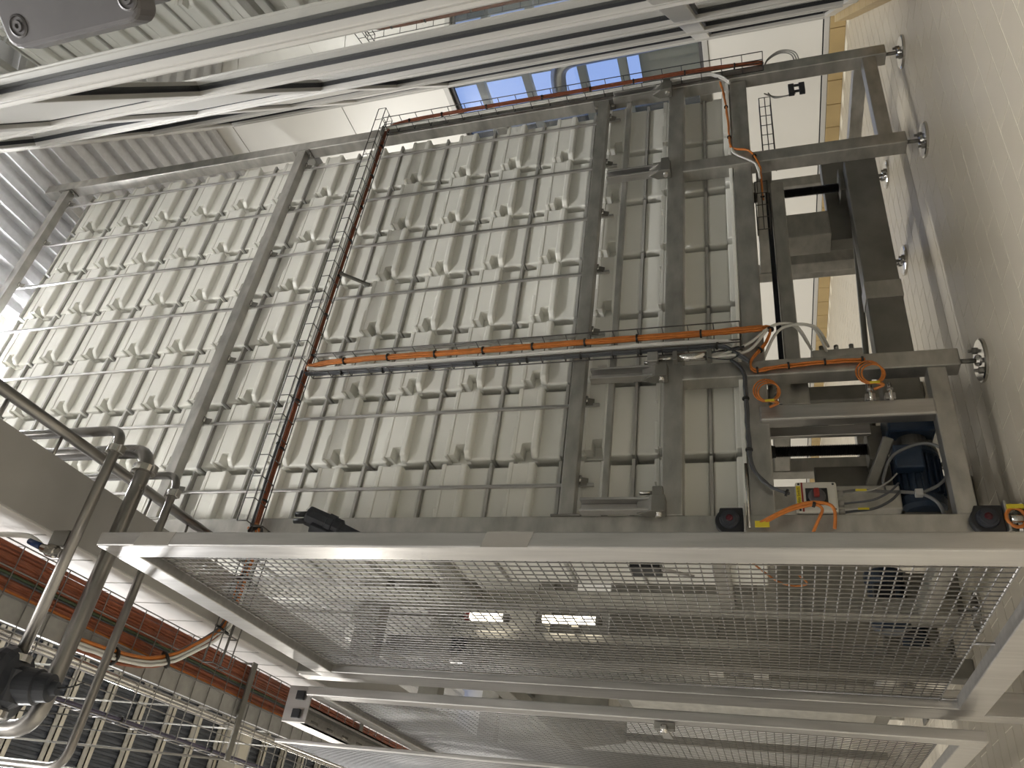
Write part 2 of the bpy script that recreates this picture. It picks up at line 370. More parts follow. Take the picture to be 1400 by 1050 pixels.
# lift drive under the stack
MB().box(PX0 + L, 3.42, 2.985, 3.085, 0.185, 0.335).build('drive_beam', STEELD, press, 0.006)
MB().box(2.47, 2.57, 2.981, 3.089, 0.181, 0.339).build('splice_plate', STEEL, press, 0.003)
MB().box(1.70, 1.772, YF, YF + 0.06, 0.20, 0.83).build('sensor_post', STEELB, press, 0.008)
MB().box(2.02, 3.20, 2.88, 2.94, 0.648, 0.712).build('lift_bar', STEEL, press, 0.005)
MB().box(2.02, 3.20, 2.945, 2.975, 0.712, 0.735).build('guide_plate', BLACKM, press, 0.003)
MB().box(3.03, 3.66, 3.17, 3.25, 0.30, 0.425).build('drive_channel', STEELD, press, 0.005)
MB().box(3.03, 3.20, 3.12, 3.26, 0.425, 0.64).build('gear_column', STEEL, press, 0.005)
MB().box(3.19, 3.36, 3.50, 3.585, 0.27, 0.61).build('rear_column', STEEL, press, 0.005)
MB().box(1.84, 2.05, 2.86, 2.92, 0.63, 0.79).build('lift_bracket', STEEL, press, 0.005)
MB().box(1.35, 1.72, 3.18, 3.22, 0.32, 0.62).build('cover_plate', STEELD, press, 0.004)
MB().box(1.40, 1.50, 2.93, 3.03, 0.34, 0.80).build('jack_post', STEEL, press, 0.005)
for (x, y, z0, z1) in ((1.765, 3.12, 0.41, 0.79), (3.36, 3.12, 0.36, 0.79)):
    pr = [(0, 0.026)]; h = 0.0
    while h < z1 - z0 - 0.02:
        pr += [(h + 0.003, 0.020), (h + 0.006, 0.026)]; h += 0.007
    pr.append((z1 - z0, 0.030))
    MB().lathe((x, y, z0), (0, 0, 1), pr, 14).build('screw_bellows', BELLOW, press)
    MB().box(x - 0.08, x + 0.08, y - 0.06, y + 0.06, z0 - 0.07, z0).build('jack_gearbox', STEELD, press, 0.006)
    MB().box(x - 0.07, x + 0.07, y - 0.06, y + 0.06, z1, z1 + 0.02).build('jack_plate', STEEL, press, 0.003)
MB().cyl((1.85, 3.12, 0.375), (3.34, 3.12, 0.30), 0.014, 10).build('drive_shaft', STEELD, press)
MB().bar((1.69, 2.90, 0.355), (1.50, 3.0, 0.445), 0.03, 0.04).build('gear_strut', STEELD, press, 0.005)
MB().box(1.69, 1.735, 2.865, 2.885, 0.42, 0.80).build('guard_plate', STEELB, press, 0.003)
MB().box(1.80, 1.86, 2.93, 3.0, 0.56, 0.66).build('lock_block', STEELD, press, 0.005)
# hinged lever arms carrying the clamp bar
for i, x in enumerate((1.320, 1.940, 3.215, 3.885)):
    a = MB().box(x - 0.028, x - 0.018, YF - 0.055, YF - 0.010, 1.21, 1.52).box(x + 0.018, x + 0.028, YF - 0.055, YF - 0.010, 1.21, 1.52).box(x - 0.018, x + 0.018, YF - 0.016, YF - 0.010, 1.30, 1.52)
    a = a.build('lever_arm', STEELB, press, 0.002)
    MB().prism([(x - 0.034, YF - 0.06, 1.19), (x - 0.034, YF - 0.002, 1.19), (x - 0.034, YF - 0.002, 1.26), (x - 0.034, YF - 0.03, 1.30), (x - 0.034, YF - 0.06, 1.24)], (0.068, 0, 0)).build('hinge_block', STEELD, a, 0.002)
    MB().cyl((x - 0.05, YF - 0.035, 1.215), (x + 0.05, YF - 0.035, 1.215), 0.012, 10).build('hinge_pin', CHROME, a)
    MB().box(x + 0.035, x + 0.075, YF - 0.05, YF - 0.005, 1.20, 1.24).build('clamp', STEELD, a, 0.003)
    MB().cyl((x + 0.055, YF - 0.03, 1.24), (x + 0.055, YF - 0.03, 1.29), 0.008, 8).build('clamp_bolt', CHROME, a)
MB().box(1.30, 3.90, YF - 0.008, YF + 0.022, 1.42, 1.446).build('clamp_bar', STEEL, press, 0.003)

# pneumatic cylinder on the second lever
t = thing('pneumatic_cylinder', 'small shiny pneumatic cylinder with hoses on the lower cross beam', 'cylinder')
MB().cyl((1.985, 2.685, 1.02), (1.985, 2.685, 1.15), 0.018, 16).build('barrel', CHROME, t)
MB().cyl((1.985, 2.685, 1.15), (1.985, 2.685, 1.23), 0.007, 10).build('piston_rod', CHROME, t)
MB().box(1.962, 2.008, 2.663, 2.707, 1.145, 1.165).build('end_cap', STEELD, t, 0.003)
MB().box(1.962, 2.008, 2.663, 2.707, 1.005, 1.025).build('end_cap', STEELD, t, 0.003)
MB().box(1.96, 2.01, 2.66, 2.71, 1.225, 1.27).build('clevis', STEELB, t, 0.004)
MB().tube(smooth([(1.985, 2.67, 1.01), (1.99, 2.66, 0.97), (2.0, 2.67, 0.93), (1.98, 2.68, 0.90), (1.95, 2.67, 0.93), (1.95, 2.66, 0.99), (1.97, 2.67, 1.03)]), 0.0025, 6).build('sensor_cable', BLACK, t)
for z in (0.915, 0.935): MB().cyl((2.0, 2.67, z), (2.0 + 0.01, 2.672, z - 0.04), 0.006, 8).build('plug', BLACK, t)

# ================================================================== MOULDS
ZS0, ZP, XC0, XP = 0.7135, 0.3165, 1.243, 0.393
def bbox(bm_, x0, x1, y0, y1, z0, z1, bv):
    r = bmesh.ops.create_cube(bm_, size=1.0)
    for v in r['verts']:
        v.co.x = x0 + (v.co.x + 0.5) * (x1 - x0); v.co.y = y0 + (v.co.y + 0.5) * (y1 - y0); v.co.z = z0 + (v.co.z + 0.5) * (z1 - z0)
    if bv:
        es = list({e for v in r['verts'] for e in v.link_edges})
        bmesh.ops.bevel(bm_, geom=es, offset=bv, segments=2, profile=0.5, affect='EDGES')
def mould_mesh(zb, name):
    # local: x along the row, y depth (front 0), z measured from the plate above
    W = XP - 0.038; b = bmesh.new(); P = 0.034
    def slab(prof, y0, y1, bv):                       # outline in x, z extruded in depth
        vs = [b.verts.new((x, y, z)) for y in (y0, y1) for x, z in prof]; n = len(prof)
        fs = [b.faces.new([vs[i] for i in range(n)]), b.faces.new([vs[n + i] for i in reversed(range(n))])]
        for i in range(n): fs.append(b.faces.new([vs[i], vs[n + i], vs[n + (i + 1) % n], vs[(i + 1) % n]]))
        if bv: bmesh.ops.bevel(b, geom=list({e for f in fs for e in f.edges}), offset=bv, segments=2, profile=0.5, affect='EDGES')
    bbox(b, 0.004, W - 0.004, 0.045, 0.46, zb, -0.008, 0.006)
    bbox(b, 0.0, W, 0.0, 0.06, max(zb, -0.104), -0.008, 0.009)                # upper front wall
    if zb < -0.2:
        bbox(b, 0.0, W, 0.0, 0.06, zb, -0.198, 0.009)                         # lower front wall
        # grip band with a notch cut into its end
        slab([(0.014, -0.102), (W, -0.102), (W, -0.186), (0.066, -0.186), (0.066, -0.136), (0.014, -0.136)], -P + 0.004, 0.05, 0.003)
        bbox(b, 0.016, W + 0.004, -P, 0.012, -0.112, -0.101, 0.003)           # upper rim
        bbox(b, 0.006, 0.146, -P - 0.001, 0.012, -0.107, -0.089, 0.005)       # widened rim, both ends
        bbox(b, W - 0.105, W + 0.004, -P - 0.001, 0.012, -0.107, -0.091, 0.005)
        # lower lip, rounded and chamfered at its end
        prof = [(0.026, -P - 0.003), (W + 0.004, -P - 0.003), (W + 0.004, 0.02), (0.0, 0.02), (0.0, -0.008)]
        vs = [b.verts.new((x, y, z)) for z in (-0.213, -0.181) for x, y in prof]
        n = len(prof); fs = [b.faces.new([vs[i] for i in reversed(range(n))]), b.faces.new([vs[n + i] for i in range(n)])]
        for i in range(n): fs.append(b.faces.new([vs[i], vs[(i + 1) % n], vs[n + (i + 1) % n], vs[n + i]]))
        bmesh.ops.bevel(b, geom=list({e for f in fs for e in f.edges}), offset=0.009, segments=3, profile=0.5, affect='EDGES')
    else:
        bbox(b, 0.0, W, -P, 0.06, zb, -0.101, 0.006)
    bmesh.ops.recalc_face_normals(b, faces=b.faces)
    me = bpy.data.meshes.new(name); b.to_mesh(me); b.free(); me.materials.append(MOULD)
    me.polygons.foreach_set('use_smooth', [False] * len(me.polygons)); return me
M_FULL = mould_mesh(-ZP + 0.006, 'mould_body'); M_LOW = mould_mesh(-0.195, 'mould_body_low')
PL = MB().box(-0.006, XP - 0.024, -0.015, 0.46, -0.008, 0.005).mesh('steel_plate'); PL.materials.append(PLATE)
for r in range(15):
    for c in range(7):
        jx, jy = random.uniform(-0.003, 0.003), random.uniform(-0.004, 0.004)
        m_ = thing('plastic_mould', 'white plastic mould, %s level from the floor, %s column from the mesh fence' % (ORD[r], ORD[c]), 'mould', 'moulds stacked in the press', (XC0 + c * XP + jx, 2.885 + jy, ZS0 + (r + 1) * ZP))
        inst('body', M_LOW if r == 0 else M_FULL, m_)
        inst('steel_plate', PL, m_, (random.uniform(-0.003, 0.003), random.uniform(-0.004, 0.003), 0))
bt = thing('base_tray', 'steel tray under the lowest level of white moulds', 'tray')
MB().box(1.30, 3.925, 2.90, 3.34, 0.80, 0.826).build('tray_plate', STEEL, bt, 0.004)

# ================================================================== WIRE TRAYS AND CABLES ON THE PRESS
def wire_tray(name, label, p0, p1, wd, hd, width, height, pitch, m=WIRED, nb=3, r=0.0028, parent=None, group=None):
    p0, p1, wd, hd = Vector(p0), Vector(p1), Vector(wd).normalized(), Vector(hd).normalized()
    d = (p1 - p0); Ln = d.length; d.normalize()
    t = thing(name, label, 'cable tray', group) if parent is None else parent
    lw = MB()
    offs = [(wd * (width * (i / (nb - 1) - 0.5)), Vector((0, 0, 0))) for i in range(nb)]
    for (o, h) in offs: lw.tube([p0 + o, p1 + o], r, 5)
    for s_ in (-1, 1):
        lw.tube([p0 + wd * (s_ * width / 2) + hd * height, p1 + wd * (s_ * width / 2) + hd * height], r, 5)
    lw.build('long_wires', m, t)
    cw = MB(); k = 0; n = int(Ln / pitch)
    for i in range(n + 1):
        c = p0 + d * (i * Ln / n)
        cw.tube([c - wd * width / 2 + hd * height, c - wd * width / 2, c + wd * width / 2, c + wd * width / 2 + hd * height], r * 0.9, 5)
    cw.build('cross_wires', m, t, kind='stuff')
    return t
def bundle(name, label, path, n, r, m, spread, u, v, ties=0, group=None, cat='cable bundle', tie_step=0.22):
    t = thing(name, label, cat, group); u, v = Vector(u).normalized(), Vector(v).normalized()
    for i in range(n):
        a = i * 2.399; q = spread * math.sqrt((i + 0.3) / n); o = u * (math.cos(a) * q) + v * (math.sin(a) * q)
        P = [Vector(p) + o + u * random.uniform(-0.002, 0.002) for p in path]
        MB().tube(P, r, 6).build('cable', m[i % len(m)] if isinstance(m, list) else m, t)
    if ties:
        acc = 0; 
        for a, b in zip(path[:-1], path[1:]):
            a, b = Vector(a), Vector(b); seg = (b - a).length; acc += seg
            if acc > tie_step:
                acc = 0; d = (b - a).normalized()
                MB().tube([a - d * 0.004, a + d * 0.004], spread + r * 1.4, 10).build('cable_tie', TIE, t)
    return t
def line(a, b, n=16, sag=0.0, ax=(0, 0, -1)):
    a, b = Vector(a), Vector(b); return [a.lerp(b, i / n) + Vector(ax) * (sag * random.uniform(-1, 1)) for i in range(n + 1)]
# across the press
ZT = 2.965
wire_tray('wire_cable_tray', 'long wire cable tray running across the front of the white moulds', (1.23, 2.685, ZT), (4.06, 2.685, ZT), (0, 1, 0), (0, 0, 1), 0.10, 0.05, 0.105)
MB().bar((2.72, 2.70, ZT - 0.006), (2.72, 2.82, 2.83), 0.014, 0.014).build('tray_strut', STEELD, press)
bundle('orange_cable_bundle', 'orange cables lying along the tray across the moulds', line((1.23, 2.722, ZT + 0.016), (3.93, 2.722, ZT + 0.016), 20, 0.002) , 7, 0.0052, RUST, 0.011, (0, 1, 0), (0, 0, 1), 1)
bundle('grey_conduit_bundle', 'pale grey hoses lying in the tray across the moulds', line((2.14, 2.693, ZT + 0.014), (3.95, 2.693, ZT + 0.014), 14, 0.002), 3, 0.0065, WHOSE, 0.008, (0, 1, 0), (0, 0, 1), 0)
bundle('dark_cable', 'dark cable beside the orange bundle on the fence side of the tray', line((1.23, 2.690, ZT + 0.012), (2.06, 2.690, ZT + 0.012), 10, 0.002), 2, 0.005, DGREYC, 0.004, (0, 1, 0), (0, 0, 1), 1, cat='cable')
# down the middle
wire_tray('wire_cable_tray', 'vertical wire cable tray hanging down the middle of the moulds', (2.09, 2.725, 0.89), (2.09, 2.725, 2.93), (1, 0, 0), (0, -1, 0), 0.11, 0.055, 0.105)
pth = fillet([(1.95, 2.715, ZT + 0.01), (2.115, 2.712, ZT + 0.005), (2.118, 2.705, 2.80), (2.118, 2.705, 1.9), (2.118, 2.705, 0.93)], 0.06) 
bundle('orange_cable_bundle', 'orange cables running down the vertical tray in front of the moulds', smooth([(2.10, 2.715, ZT + 0.012), (2.112, 2.705, 2.85), (2.118, 2.704, 2.6), (2.116, 2.704, 2.2), (2.118, 2.704, 1.8), (2.120, 2.704, 1.4), (2.118, 2.702, 1.05), (2.12, 2.70, 0.90), (2.13, 2.71, 0.80)], 5), 8, 0.0052, ORANGE, 0.012, (1, 0, 0), (0, 1, 0), 1)
bundle('dark_grey_cable_pair', 'dark grey cables along the fence side of the vertical tray', smooth([(2.05, 2.70, ZT), (2.052, 2.712, 2.85), (2.050, 2.712, 2.3), (2.052, 2.712, 1.7), (2.052, 2.712, 1.1), (2.05, 2.71, 0.97), (2.0, 2.71, 0.90), (1.97, 2.72, 0.86)], 5), 3, 0.006, DGREYC, 0.008, (1, 0, 0), (0, 1, 0), 1)
bundle('pale_hose_pair', 'pale grey hoses between orange and dark cables in the vertical tray', smooth([(2.085, 2.70, ZT), (2.083, 2.712, 2.8), (2.083, 2.712, 1.8), (2.083, 2.712, 1.0), (2.03, 2.715, 0.93)], 6), 2, 0.007, WHOSE, 0.007, (1, 0, 0), (0, 1, 0), 0)
# along the far column
wire_tray('wire_cable_tray', 'vertical wire cable tray along the column nearest the end wall', (3.985, 2.735, 0.70), (3.985, 2.735, 3.0), (1, 0, 0), (0, -1, 0), 0.10, 0.05, 0.105)
bundle('orange_cable_bundle', 'orange cables running down the column nearest the end wall', smooth([(3.93, 2.72, ZT + 0.02), (3.985, 2.715, 2.9), (4.0, 2.712, 2.6), (3.998, 2.712, 1.8), (4.0, 2.712, 1.2), (4.0, 2.72, 0.9), (4.01, 2.74, 0.70)], 5), 6, 0.005, RUST, 0.010, (1, 0, 0), (0, 1, 0), 1)
bundle('pale_hose_pair', 'pale grey hoses along the column nearest the end wall', smooth([(3.93, 2.70, ZT), (3.965, 2.715, 2.88), (3.962, 2.718, 2.0), (3.962, 2.718, 1.1), (3.95, 2.73, 0.95), (3.88, 2.74, 0.88)], 6), 3, 0.006, WHOSE, 0.008, (1, 0, 0), (0, 1, 0), 0)
# short trays low down on the press side
wire_tray('wire_cable_tray', 'short horizontal wire tray low behind the third leg', (2.86, 2.865, 0.755), (3.20, 2.865, 0.755), (0, 0, 1), (0, 1, 0), 0.06, 0.04, 0.085)
wire_tray('wire_cable_tray', 'short wire tray running back from the outer leg near the end wall', (3.36, 2.90, 0.70), (3.92, 2.90, 0.70), (0, 0, 1), (0, 1, 0), 0.06, 0.05, 0.08)
bundle('orange_cable_pair', 'orange cables dropping from the far column to the third leg', smooth([(3.90, 2.74, 0.93), (3.80, 2.745, 0.915), (3.6, 2.748, 0.90), (3.40, 2.745, 0.895), (3.33, 2.74, 0.88), (3.30, 2.745, 0.80), (3.19, 2.745, 0.76), (3.17, 2.80, 0.755), (3.1, 2.9, 0.75)], 5), 3, 0.004, ORANGE, 0.005, (0, 0, 1), (0, 1, 0), 1)
bundle('white_hose', 'white hose dipping across the third leg', smooth([(3.33, 2.735, 0.885), (3.28, 2.735, 0.87), (3.22, 2.738, 0.80), (3.18, 2.745, 0.77), (3.15, 2.80, 0.76)], 6), 2, 0.005, WHOSE, 0.004, (0, 0, 1), (0, 1, 0), 0, cat='hose')
# along the second leg
bundle('orange_cable_bundle', 'orange cables tied along the second leg below the vertical tray', smooth([(2.13, 2.72, 0.86), (2.15, 2.735, 0.77), (2.07, 2.735, 0.79), (1.99, 2.738, 0.85), (1.935, 2.735, 0.84), (1.945, 2.738, 0.76), (1.955, 2.738, 0.62), (1.957, 2.738, 0.5), (1.955, 2.738, 0.42)], 5), 5, 0.0042, ORANGE, 0.009, (1, 0, 0), (0, 1, 0), 1, tie_step=0.12)
for (c, lab, rr, zc) in (((1.80, 2.70, 0.79), 'coiled orange cable hanging beside the upper sensor', 0.055, 0), ((1.86, 2.70, 0.405), 'coiled orange cable hanging from the lower end of the second leg', 0.055, 0)):
    t = thing('cable_coil', lab, 'cable coil')
    for k in range(3):
        P = [Vector((c[0] + 0.008 * k + (rr + 0.006 * k) * math.cos(a) * 0.8, c[1] + 0.006 * k, c[2] + 0.006 * k + (rr + 0.004 * k) * math.sin(a) * 0.75)) for a in [i * 0.35 for i in range(19)]]
        MB().tube(P, 0.0035, 6).build('cable', ORANGE, t)
    MB().tube(smooth([(c[0] - 0.04, c[1], c[2]), (c[0] - 0.05, c[1] + 0.005, c[2] - 0.03), (c[0] - 0.052, c[1] + 0.03, c[2] - 0.0)]), 0.006, 6).build('cable_end', ORANGE, t)
    MB().box(c[0] - 0.048, c[0] - 0.038, c[1] - 0.008, c[1] - 0.002, c[2] - 0.018, c[2] + 0.018).build('marker_sleeve', YELLOW, t, 0.002)
# white hoses arching to the valve block
for i, (dx, dz) in enumerate(((0.0, 0.0), (0.035, 0.012), (-0.005, -0.045), (0.03, -0.06))):
    ends = [(2.14 + dx, 2.90, 0.60 + dz), (2.20, 2.80, 0.66 + dz * 0.6), (2.16, 2.74, 0.76), (2.06 - dx, 2.72, 0.86), (1.99, 2.70, 1.0), (1.975, 2.69, 1.12)]
    if i >= 2: ends = [(2.12 + dx, 2.90, 0.56 + dz * .5), (2.19, 2.80, 0.62 + dz * 0.5), (2.16, 2.76, 0.72), (2.05, 2.78, 0.79), (1.98, 2.85, 0.82)]
    tag(MB().tube(smooth(ends, 6), 0.0062, 8).build('air_hose', WHOSE), 'white air hose arching to the valve block, %s of four' % ORD[i], 'hose', 'white air hoses')
t = thing('valve_block', 'small steel valve block with hose fittings behind the second leg', 'valve')
MB().box(2.06, 2.13, 2.89, 2.94, 0.40, 0.60).build('block', STEEL, t, 0.004)
for z in (0.44, 0.50, 0.56): MB().cyl((2.13, 2.91, z), (2.16, 2.91, z), 0.010, 8).build('fitting', STEELD, t)
# white loop and black clip pair by the outer leg
t = thing('hose_clip', 'black twin bracket with thin hoses beside the outer leg near the end wall', 'bracket')
MB().box(3.84, 3.925, 2.84, 2.86, 0.545, 0.575).build('bracket_bar', BLACK, t, 0.002)
MB().box(3.84, 3.925, 2.84, 2.86, 0.49, 0.52).build('bracket_bar', BLACK, t, 0.002)
MB().box(3.86, 3.87, 2.845, 2.855, 0.52, 0.545).box(3.91, 3.92, 2.845, 2.855, 0.52, 0.545).build('bracket_web', BLACK, t)
for k in range(2):
    MB().tube(smooth([(3.90, 2.86, 0.70 - 0.02 * k), (3.86 - 0.01 * k, 2.86, 0.65), (3.85, 2.86, 0.59), (3.86, 2.86, 0.54)], 6), 0.004, 6).build('hose', GREYC, t)
t = thing('hose_loop', 'thin clear hose loop standing out from the outer leg near the end wall', 'hose')
for k in range(3):
    MB().tube(smooth([(4.01, 2.79, 0.70), (4.07 + 0.006 * k, 2.77, 0.67), (4.10 + 0.012 * k, 2.76, 0.60), (4.08 + 0.01 * k, 2.77, 0.545 - 0.01 * k), (4.01, 2.79, 0.53 - 0.012 * k)], 6), 0.0035, 6).build('hose', GREYC, t)

# ------------------------------------------------------------------ drive motor, switch box, sensors
t = thing('drive_motor', 'dark blue electric gear motor low between the left legs', 'motor')
cx, cy, cz = 1.74, 2.99, 0.262
MB().box(cx - 0.015, cx + 0.12, cy - 0.085, cy + 0.085, cz - 0.085, cz + 0.09).build('gearbox', NAVY, t, 0.012)
MB().lathe((cx - 0.015, cy, cz), (-1, 0, 0), [(0, 0.055), (0.05, 0.06), (0.055, 0.085), (0.068, 0.088)], 24).build('coupling_flange', STEELD, t)
mb = MB().lathe((cx - 0.083, cy, cz), (-1, 0, 0), [(0, 0.084), (0.02, 0.088), (0.025, 0.078), (0.20, 0.078), (0.205, 0.086), (0.235, 0.082), (0.245, 0.06)], 28)
mb = mb.build('housing', NAVY, t)
for k in range(20):
    a = 2 * math.pi * k / 20; r0, r1 = 0.076, 0.090
    MB().bar((cx - 0.115, cy + r0 * math.cos(a), cz + r0 * math.sin(a)), (cx - 0.275, cy + r0 * math.cos(a), cz + r0 * math.sin(a)), 0.004, 0.026, (0, math.cos(a), math.sin(a))).build('cooling_fin', NAVY, mb)
MB().box(cx - 0.20, cx - 0.10, cy - 0.125, cy - 0.07, cz - 0.01, cz + 0.09).build('terminal_box', NAVY, t, 0.006)
MB().box(cx + 0.03, cx + 0.06, cy - 0.0875, cy - 0.085, cz + 0.0, cz + 0.05).build('name_plate', BOXG, t)
t = thing('motor_cable', 'grey cable looping around the dark blue motor', 'cable')
MB().tube(smooth([(1.398, 2.785, 0.558), (1.412, 2.80, 0.50), (1.419, 2.825, 0.41), (1.411, 2.825, 0.303), (1.379, 2.825, 0.249), (1.327, 2.825, 0.231), (1.30, 2.86, 0.225)], 6), 0.0062, 8).build('cable', MGREYC, t)
MB().tube(smooth([(1.436, 2.875, 0.40), (1.45, 2.84, 0.408), (1.49, 2.835, 0.403), (1.576, 2.835, 0.359), (1.623, 2.835, 0.253), (1.589, 2.835, 0.185), (1.515, 2.835, 0.178), (1.45, 2.835, 0.224), (1.413, 2.83, 0.294)], 7), 0.0058, 8).build('cable', MGREYC, t)
MB().box(1.398, 1.424, 2.812, 2.838, 0.285, 0.312).build('cable_clip', GREYC, t, 0.003)

t = thing('safety_switch_box', 'pale grey safety switch box with red rotary knob and yellow label', 'switch box')
bx0, bx1, bz0, bz1, by = 1.300, 1.424, 0.580, 0.722, 2.745
MB().box(bx0, bx1, by, by + 0.085, bz0, bz1).build('case', BOXG, t, 0.008)
MB().box(bx0 + 0.028, bx1 - 0.028, by - 0.004, by, 0.613, 0.688).build('knob_plate', BLACK, t, 0.002)
kc = ((bx0 + bx1) / 2, by - 0.004, 0.650)
kn = MB().lathe(kc, (0, -1, 0), [(0, 0.030), (0.004, 0.030), (0.006, 0.027)], 28).build('rotary_dial', DKGREY, t)
MB().box(kc[0] - 0.008, kc[0] + 0.026, by - 0.026, by - 0.009, kc[2] - 0.009, kc[2] + 0.011).build('knob', RED, kn, 0.005)
MB().box(bx0 + 0.003, bx1 - 0.004, by - 0.0012, by, 0.696, 0.702).build('red_stripe', RED, t)
lb = MB().box(bx0 + 0.022, bx1 - 0.018, by - 0.0014, by, 0.704, 0.7195).build('yellow_label', YELLOW, t)
for (x, z) in ((bx0 + 0.012, bz0 + 0.012), (bx1 - 0.012, bz0 + 0.012), (bx0 + 0.010, bz1 - 0.012), (bx1 - 0.010, bz1 - 0.012)):
    MB().cyl((x, by - 0.001, z), (x, by + 0.004, z), 0.0042, 10).build('screw', BLACK, t)
for i, x in enumerate((1.318, 1.352, 1.392)):
    g = MB().cyl((x, by + 0.04, bz0), (x, by + 0.04, bz0 - 0.022), 0.013, 12).build('cable_gland', GREYC, t)
fc = bpy.data.curves.new('label_text', 'FONT'); fc.body = 'Safety Switch'; fc.size = 0.0135; fc.align_x = 'CENTER'; fc.align_y = 'CENTER'
fo = bpy.data.objects.new('tmp_text', fc); col.objects.link(fo); bpy.context.view_layer.update()
tm = bpy.data.meshes.new_from_object(fo.evaluated_get(bpy.context.evaluated_depsgraph_get())); bpy.data.objects.remove(fo)
tm.materials.clear(); tm.materials.append(BLACK)
to = bpy.data.objects.new('label_lettering', tm); col.objects.link(to); to.parent = lb; to.rotation_euler = (math.pi / 2, 0, 0); to.location = ((bx0 + bx1) / 2 + 0.002, by - 0.0022, 0.7117)
t = thing('switch_cable', 'thin dark cables with yellow tags leaving the safety switch box', 'cable')
for i, x in enumerate((1.318, 1.352, 1.392)):
    MB().tube(smooth([(x, by + 0.04, bz0 - 0.02), (x + 0.004, by + 0.04, 0.53), (x + 0.01, by + 0.03, 0.46), (x + 0.05, by + 0.05, 0.40), (x + 0.10, by + 0.08, 0.36)], 5), 0.005 - 0.001 * i, 7).build('cable', DGREYC if i < 2 else GREYC, t)
    if i != 1: MB().box(x + 0.003, x + 0.010, by + 0.022, by + 0.026, 0.478, 0.515).build('cable_tag', YELLOW, t)
# black light-barrier sensors on the left leg
for (zc, lab) in ((0.958, 'black round light sensor with red lens, upper one on left leg'), (0.126, 'black round light sensor with red lens, lower one near the floor')):
    t = thing('light_sensor', lab, 'sensor', 'light sensors on the left leg')
    xc, yb = 1.262, 2.748
    MB().prism([(xc - 0.05, yb - 0.028, zc - 0.048), (xc + 0.048, yb - 0.028, zc - 0.048), (xc + 0.048, yb - 0.028, zc + 0.034)] + [(xc - 0.004 + 0.05 * math.cos(math.radians(q)), yb - 0.028, zc + 0.002 + 0.05 * math.sin(math.radians(q))) for q in range(45, 140, 10)] + [(xc - 0.05, yb - 0.028, zc + 0.026)], (0, 0.028, 0)).build('housing', BLACK, t, 0.003)
    MB().lathe((xc, yb - 0.028, zc), (0, -1, 0), [(0, 0.036), (0.010, 0.034), (0.012, 0.027), (0.016, 0.026), (0.018, 0.017)], 28).build('ring', BLACKM, t)
    MB().lathe((xc, yb - 0.044, zc), (0, -1, 0), [(0, 0.014), (0.004, 0.012), (0.006, 0.006)], 20).build('lens', LENS, t)
    MB().box(xc - 0.052, xc + 0.056, yb - 0.05, yb, zc - 0.058, zc - 0.050).build('mounting_plate', STEELB, t, 0.002)
t = thing('orange_cable_loop', 'bright orange cable loop hanging below the safety switch box', 'cable')
MB().tube(smooth([(1.24, 2.71, 0.86), (1.27, 2.70, 0.80), (1.298, 2.695, 0.74), (1.312, 2.69, 0.68), (1.306, 2.69, 0.62), (1.28, 2.695, 0.60), (1.22, 2.71, 0.605)], 6), 0.0062, 8).build('cable', ORANGE, t)
MB().tube(smooth([(1.235, 2.712, 0.85), (1.262, 2.702, 0.80), (1.29, 2.70, 0.74), (1.302, 2.692, 0.68), (1.302, 2.69, 0.655), (1.285, 2.692, 0.64), (1.25, 2.695, 0.655), (1.20, 2.71, 0.68)], 6), 0.0055, 8).build('cable', ORANGE, t)
MB().cyl((1.304, 2.692, 0.662), (1.306, 2.690, 0.672), 0.011, 10).build('cable_tie', TIE, t)
MB().box(1.225, 1.25, 2.703, 2.709, 0.82, 0.87).build('cable_tag', YELLOW, t, 0.002)
t = thing('floor_sensor_plug', 'orange ringed cable plug with yellow tag near the lower sensor', 'plug')
MB().tube([Vector((1.255 + 0.034 * math.cos(a), 2.70, 0.048 + 0.028 * math.sin(a))) for a in [i * 0.42 for i in range(16)]], 0.006, 7).build('cable', ORANGE, t)
MB().cyl((1.25, 2.70, 0.03), (1.25, 2.70, 0.065), 0.014, 12).build('plug_body', CHROME, t)
MB().box(1.285, 1.30, 2.69, 2.70, 0.02, 0.07).build('cable_tag', YELLOW, t, 0.002)
# grey cables hugging the column side down past the moulds
bundle('grey_cable_run', 'dark grey cables hanging down past the second leg to the switch box', smooth([(1.99, 2.73, 0.93), (1.93, 2.735, 0.885), (1.80, 2.74, 0.88), (1.62, 2.742, 0.878), (1.50, 2.742, 0.872), (1.44, 2.742, 0.84), (1.40, 2.742, 0.80), (1.375, 2.742, 0.745)], 5), 2, 0.006, DGREYC, 0.006, (0, 0, 1), (0, 1, 0), 1, cat='cable')
tag(MB().cyl((1.50, 2.735, 0.893), (1.235, 2.735, 0.89), 0.006, 8).build('sensor_tube', CHROME), 'thin shiny tube along the lower beam ending at the upper sensor', 'tube')
# inductive sensors on the sensor post
for (z, lab) in ((0.76, 'small steel proximity sensor at the top of the sensor post'), (0.42, 'small steel proximity sensor lower on the sensor post'), (0.35, 'small steel proximity sensor at the foot of the sensor post')):
    t = thing('proximity_sensor', lab, 'sensor', 'proximity sensors')
    MB().box(1.772, 1.80, 2.745, 2.79, z - 0.018, z + 0.018).build('bracket', STEELB, t, 0.002)
    MB().cyl((1.76, 2.735, z), (1.835, 2.735, z), 0.007, 10).build('barrel', CHROME, t)
    MB().lathe((1.805, 2.735, z), (1, 0, 0), [(0, 0.012), (0.006, 0.012)], 6).build('nut', STEELB, t)

